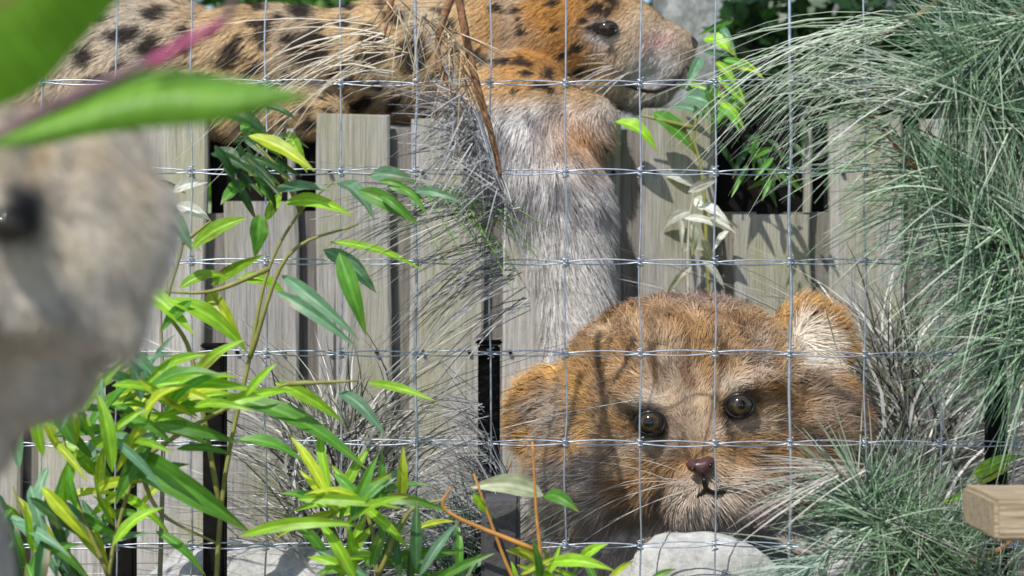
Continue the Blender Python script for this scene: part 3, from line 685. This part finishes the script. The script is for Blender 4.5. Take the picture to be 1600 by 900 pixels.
plant('leafy_sapling', 'slim plant with bright lime leaves at the lower right, above the sawn beam', 1540, -.66,
      [[(1500, 1250), (1480, 900), (1440, 820), (1500, 770), (1560, 735)]],
      [(1520, 745, 1598, 712, 26, LIME), (1525, 755, 1580, 730, 20, YEL), (1400, 800, 1455, 835, 20, LIME), (1395, 780, 1440, 800, 16, GRN), (1430, 850, 1480, 880, 18, LIME)],
      [(1450, 820, 60, 40, 14, [GRN, LIME, GRN], 35, 70, (0, 180))])
plant('leafy_climber', 'thin climber with bright leaves over the muzzle and chin of the spotted cat', 1060, -.05,
      [[(1060, 1050), (1105, 600), (1100, 300), (1085, 200), (1130, 110)], [(1085, 200), (1000, 180)]],
      [(1128, 105, 1195, 125, 26, YEL), (1120, 120, 1165, 165, 26, LIME), (960, 190, 1028, 240, 32, LIME), (1020, 175, 1085, 238, 36, GRN), (1070, 150, 1130, 175, 34, TEAL), (1100, 60, 1150, 90, 30, LIME),
       (1150, 150, 1110, 210, 26, GRN), (1095, 90, 1070, 140, 20, TEAL)],
      [(1110, 150, 50, 50, 14, [GRN, TEAL, LIME, DARK], 40, 70, (0, 120)), (1130, 70, 40, 40, 8, [GRN, TEAL], 40, 60, (0, 180)), (1190, 235, 45, 45, 24, [DARK, DARK, GRN], 35, 65, (20, 160))])
plant('withered_plant', 'pale dried leaves sticking out beside the grey foreleg', 1080, -.05,
      [[(1075, 1250), (1080, 700), (1075, 400), (1085, 290)]],
      [(1085, 290, 1040, 275, 20, (.62, .62, .6)), (1090, 320, 1140, 350, 22, (.66, .66, .64)), (1075, 300, 1120, 282, 18, (.6, .6, .58)), (1080, 330, 1035, 360, 20, (.58, .58, .56)), (1085, 310, 1118, 335, 24, (.7, .7, .68)), (1080, 350, 1100, 400, 18, (.5, .5, .46))],
      [(1085, 350, 40, 60, 12, [(.5, .5, .46), (.62, .62, .58), (.4, .4, .34)], 40, 70, (0, 180))], stemcol=(.35, .33, .26))
plant('withered_plant', 'pale dried twigs and leaves rising between the cream cat and the lime plant', 270, -.55,
      [[(240, 1200), (255, 700), (250, 420), (270, 300)], [(250, 480), (215, 380), (225, 300)]],
      [(270, 300, 325, 285, 20, (.7, .7, .7)), (275, 320, 330, 345, 24, (.72, .72, .72)), (260, 330, 300, 380, 20, (.6, .6, .6)), (250, 350, 205, 330, 18, (.5, .48, .42))],
      [(250, 360, 40, 70, 16, [(.5, .48, .42), (.62, .6, .56), (.36, .34, .28)], 40, 75, (0, 180))], stemcol=(.32, .29, .22))

# big leaf close to the camera, top left
DL = -2.0
r = empty('broad_leaf_plant', tuple(W(-40, 240, DL)), 'blurred broad green leaf with a purple midrib across the top left corner', 'plant')
stem(r, [(-120, 285), (0, 212), (120, 150), (240, 95), (350, 30), (372, -40)], DL, 13, 6, (.13, .075, .09), 'stalk')
stem(r, [(235, 100, -.012), (300, 62, -.012), (350, 36, -.012)], DL, 10, 7, (.36, .07, .16), 'stalk')
def blade(outline_a, outline_b, col, vein):
    n = 26; V = []; C = []
    A = smooth_path([W(x, y, DL + .01) for x, y in outline_a], 10); B = smooth_path([W(x, y, DL - .01) for x, y in outline_b], 10)
    m_ = min(len(A), len(B))
    for i in range(m_):
        for k in range(n):
            f = k / (n - 1); p = A[i].lerp(B[i], f)
            p = p + Vector((0, -1, 0)) * (.012 * math.sin(f * math.pi) + .0016 * math.sin(i * 2.3 + f * 5))
            v = .5 + .5 * math.sin(i * 1.05 + f * 4); cc = np.array(col) * (.92 + .16 * (v > .93))
            if vein and abs(f - .5) < .03: cc = np.array((.22, .26, .06))
            V.append(tuple(p)); C.append(cc)
    F = np.array([(i * n + k, i * n + k + 1, (i + 1) * n + k + 1, (i + 1) * n + k) for i in range(m_ - 1) for k in range(n - 1)])
    link('leaf', npmesh('leaf', V, [F], np.array(C)), M['leaf'], r)
blade([(-160, 190), (-60, 185), (20, 158), (70, 130), (110, 85), (150, 40), (195, -10), (230, -60)], [(-200, 60), (-160, 0), (-120, -60), (-60, -100), (0, -120), (60, -130), (130, -130), (225, -80)], (.20, .42, .04), True)
blade([(-10, 222), (60, 184), (130, 152), (200, 122), (270, 108), (350, 118), (420, 132), (485, 150)], [(-5, 232), (60, 228), (130, 215), (200, 205), (270, 198), (350, 190), (420, 172), (486, 153)], (.17, .36, .045), False)

# ------------------------------------------------------------------ pine branches
def pine(label, twigs, clumps, cols, d, barkc=(.24, .13, .07), name='pine_branch'):
    """clumps: (x0,y0,x1,y1, n, Lmin,Lmax, angmin,angmax, sag, width)"""
    b_ = W(twigs[0][0][0], twigs[0][0][1], d); root = empty(name, tuple(b_), label, 'branch')
    for tw in twigs:
        P = smooth_path([W(x, y, d) for x, y in tw], 8); n = len(P)
        V, F = tube(P, [(7.5 - 6.2 * i / (n - 1)) * S(d) * (1 + .25 * noise.noise(Vector((i * .9, 0, 0)))) for i in range(n)], 8)
        link('twig', npmesh('twig', V, F, np.tile(barkc, (len(V), 1))), M['bark'], root)
    Ps, Ds, Ls, Bs, Cs, Ws = [], [], [], [], [], []
    for (x0, y0, x1, y1, n, l0, l1, a0, a1, sag, wd, *cc) in clumps:
        f = rng.random(n); an = np.radians(rng.uniform(a0, a1, n))
        dd = d + rng.uniform(-.05, .05, n)
        for i in range(n):
            p = W(x0 + (x1 - x0) * f[i] + rng.normal() * 5, y0 + (y1 - y0) * f[i] + rng.normal() * 5, dd[i])
            l = rng.uniform(l0, l1) * S(d)
            D = Vector((math.cos(an[i]), rng.uniform(-.45, .45), -math.sin(an[i]))).normalized()
            Ps.append(tuple(p)); Ds.append(tuple(D)); Ls.append(l); Bs.append((rng.normal() * .05 * l, 0, -sag * l * rng.uniform(.5, 1.5)))
            cs = cc[0] if cc else cols; Cs.append(np.array(cs[rng.integers(len(cs))]) * rng.uniform(.65, 1.35)); Ws.append(wd * S(d) * rng.uniform(.75, 1.2))
    n = len(Ps)
    V, F, C = strands(np.array(Ps), np.array(Ds), np.tile([0., -1, .2], (n, 1)), np.array(Ls), np.array(Ws), np.array(Cs), np.array(Bs), True, 5)
    props(link('needles', npmesh('needles', V, F, C), M['needle'], root), kind='stuff')
    return root
PG = [(.10, .20, .10), (.17, .30, .16), (.28, .40, .26), (.04, .09, .05), (.45, .54, .42)]
PT = [(.55, .44, .28), (.40, .29, .15), (.66, .57, .42), (.22, .13, .06), (.34, .30, .24)]
PS = [(.40, .41, .42), (.22, .22, .23), (.09, .09, .10), (.52, .52, .52), (.3, .3, .3)]
pine('green pine branch hanging down the right side, its brown twig running to the edge',
     [[(1900, 560), (1600, 400), (1540, 350), (1430, 262), (1370, 190), (1330, 150)], [(1700, -40), (1560, 40), (1480, 120), (1420, 180)], [(1750, 300), (1600, 180), (1500, 130)]],
     [(1440, 262, 1600, 400, 110, 130, 250, 150, 200, .25, 2.6), (1340, 150, 1460, 270, 55, 90, 200, 150, 220, .25, 2.5), (1500, 320, 1640, 420, 240, 120, 230, -150, -60, .1, 2.5), (1420, 200, 1600, 350, 260, 120, 230, 20, 120, .1, 2.5), (1480, 120, 1640, 10, 520, 100, 210, 60, 250, .12, 2.5),
      (1500, 130, 1640, 230, 500, 90, 200, -180, 120, .1, 2.5), (1420, 180, 1480, 120, 70, 150, 300, 160, 215, .3, 2.5, [(.42, .48, .38), (.25, .34, .22), (.58, .6, .54)]),
      (1560, 330, 1640, 560, 420, 120, 230, 100, 210, .15, 2.5)], PG, -.80)
pine('pale pine tips arching down over the muzzle of the spotted cat from the upper right',
     [[(1560, -60), (1440, 20), (1380, 55)]],
     [(1360, 60, 1430, 25, 45, 200, 370, 160, 195, .42, 2.5, [(.42, .50, .38), (.55, .60, .50), (.20, .30, .16)]), (1320, 90, 1390, 110, 45, 110, 240, 150, 205, .55, 2.3, [(.35, .44, .32), (.55, .60, .50), (.14, .22, .12)])], PG, -.74)
pine('dry tan pine branch rising in front of the spotted cat at the top centre',
     [[(760, -120), (700, 10), (685, 90), (720, 170), (748, 235)], [(640, -120), (610, 10), (600, 60)]],
     [(600, -10, 720, 60, 30, 70, 140, 20, 140, .1, 2.5), (560, 20, 640, 90, 22, 190, 340, 160, 195, .42, 2.4, [(.62, .58, .46), (.72, .66, .54), (.44, .34, .22)]),
      (540, 90, 630, 120, 12, 110, 230, 150, 200, .5, 2.4, [(.62, .58, .46), (.40, .34, .24), (.7, .66, .58)]), (690, 0, 740, 160, 45, 70, 140, 50, 190, .12, 2.2),
      (710, 140, 790, 310, 300, 60, 140, 60, 260, .1, 2.2, PS)], PT, -.76)
pine('sparse grey pine spray drooping leftwards in front of the boards at the centre',
     [[(690, -150), (735, 90), (775, 240), (780, 320), (760, 380)]],
     [(700, 300, 820, 330, 60, 150, 260, 158, 205, .22, 2.4, [(.10, .12, .09), (.28, .32, .24), (.05, .06, .05), (.45, .47, .42)]), (770, 370, 830, 480, 60, 130, 230, 145, 185, .3, 2.3, PS + [(.05, .05, .05)]),
      (640, 305, 740, 290, 30, 100, 190, 10, 60, .25, 2.4, [(.12, .3, .05), (.2, .42, .06)])], PS, -.72)
pine('dark pine needles fanning up beside the black post at the lower centre',
     [[(700, 1050), (740, 900), (770, 790), (800, 720)]],
     [(740, 900, 800, 760, 230, 90, 190, 150, 260, .12, 2.2, [(.10, .10, .10), (.28, .28, .28), (.05, .05, .05), (.45, .45, .44)]), (700, 960, 760, 860, 260, 90, 200, 170, 330, .08, 2.3, [(.04, .09, .07), (.09, .17, .12), (.14, .24, .18)]),
      (750, 620, 780, 800, 60, 70, 150, 160, 240, .1, 2.0, [(.10, .10, .10), (.35, .35, .35)])], PG, -.68)
pine('green pine branch with a brown twig spreading below the face of the ginger cat',
     [[(1620, 1020), (1460, 900), (1370, 830), (1335, 770)], [(1460, 900), (1560, 860), (1620, 800)], [(1200, 1020), (1240, 920), (1300, 840)]],
     [(1345, 800, 1460, 900, 170, 60, 130, 60, 190, .3, 2.4), (1340, 775, 1460, 900, 380, 90, 180, 170, 260, .1, 2.5), (1335, 770, 1460, 900, 300, 100, 190, -90, 30, .1, 2.5), (1450, 850, 1580, 930, 200, 80, 160, 150, 320, .1, 2.4),
      (1200, 1000, 1300, 850, 260, 90, 170, 90, 200, .1, 2.4, [(.28, .38, .30), (.14, .24, .17), (.42, .5, .42)]), (1380, 790, 1480, 880, 130, 70, 150, 10, 60, .15, 2.4, [(.06, .12, .06), (.14, .22, .12), (.4, .42, .38)]),
      (1360, 740, 1300, 740, 60, 120, 200, 150, 200, .15, 2.2, [(.5, .48, .44), (.3, .26, .22)])], PG, -.80)
# ------------------------------------------------------------------ dry grass, stones, beam
def tuft(label, cx, w_, top, n, d, cols, name='dry_grass_tuft', spread=.5, base=0.):
    c = W(cx, 1050, d); P = np.stack([c.x + rng.normal(size=n) * w_ * .4 * S(d), d + rng.normal(size=n) * .05, base * (1050 - top) * S(d) * rng.random(n) ** .7], 1)
    H = (1050 - top) * S(d) * rng.uniform(.5, 1.15, n) * (1 - base * .62)
    D = np.stack([rng.normal(size=n) * spread * .5, rng.normal(size=n) * .15, np.ones(n)], 1)
    B = np.stack([rng.normal(size=n) * .75, rng.normal(size=n) * .3 - .15, -rng.uniform(.1, .7, n)], 1) * H[:, None]
    C = np.array(cols)[rng.integers(0, len(cols), n)] * rng.uniform(.7, 1.25, (n, 1))
    V, F, C = strands(P, D, np.stack([rng.normal(size=n) * .4, -np.ones(n), .3 + 0 * H], 1), H, rng.uniform(2.5, 6, n) * S(d), C, B, lv=7)
    props(link(name, npmesh(name, V, F, C), M['straw']), label, 'grass')
ST = [(.56, .54, .49), (.66, .64, .60), (.42, .38, .30), (.5, .47, .42), (.3, .27, .22)]
tuft('bleached dry grass tuft beneath the second black post from the left', 330, 190, 760, 520, -.50, ST)
tuft('bleached dry grass tuft around the pale rock below the ginger cat', 1040, 200, 740, 620, -.66, ST)
tuft('grey green grass tuft in front of the ginger cat chest', 1190, 130, 750, 520, -.70, [(.34, .42, .34), (.48, .54, .46), (.22, .30, .22), (.56, .58, .5)])
tuft('short dry grass tuft under the haunch of the ginger cat', 890, 130, 790, 300, -.62, [(.4, .36, .28), (.5, .44, .34), (.25, .2, .13)])
GT = [(.55, .54, .53), (.35, .34, .34), (.16, .155, .16), (.68, .67, .66), (.06, .06, .065), (.28, .27, .27)]
tuft('tall grey withered grass clump behind the low spray of bright leaves', 535, 90, 500, 1100, -.34, GT, spread=.6, base=.72)
tuft('tall grey withered grass clump on the right of the ginger cat, at its right ear', 1410, 75, 450, 2300, -.12, GT, spread=.55, base=.72)
boulder('pale_rock', W(390, 915, -.40), (.15, .08, .055), 5, M['palestone'], 'flat pale rock low on the ground right of the two leftmost posts', 'rock')
boulder('pale_rock', W(1085, 905, -.58), (.10, .05, .055), 8, M['palestone'], 'flat pale rock among dry grass under the ginger cat', 'rock')
boulder('pale_rock', W(1345, 880, -.62), (.055, .05, .05), 15, M['palestone'], 'small round tan rock beneath the face of the ginger cat', 'rock')
c0 = W(752, 782, -.80); c1 = W(812, 1120, -.80)
box('stone_block', (c0.x, -.80, 0), (c1.x, -.54, c0.z), M['darkstone'], None, .004, .003)
props(bpy.data.objects['stone_block'], 'dark grey stone block standing left of the ginger cat haunch', 'block')
bm_ = empty('sawn_beam', tuple(W(1600, 815, -1.0)), 'sawn brown timber beam end with a pale top, sticking in from the right edge', 'beam')
c0 = W(1556, 780, -1.05); c1 = W(1950, 846, -1.05)
box('beam_timber', (c0.x, -1.05, c1.z), (c1.x, -.90, c0.z), M['beam'], bm_, .004, .002)
for i, (x, z) in enumerate(((1640, -1.03), (1640, -.95))): box('leg', (W(1760, 0, -1.05).x, z, 0), (W(1760, 0, -1.05).x + .05, z + .03, c1.z - .002), M['beam'], bm_, .003)
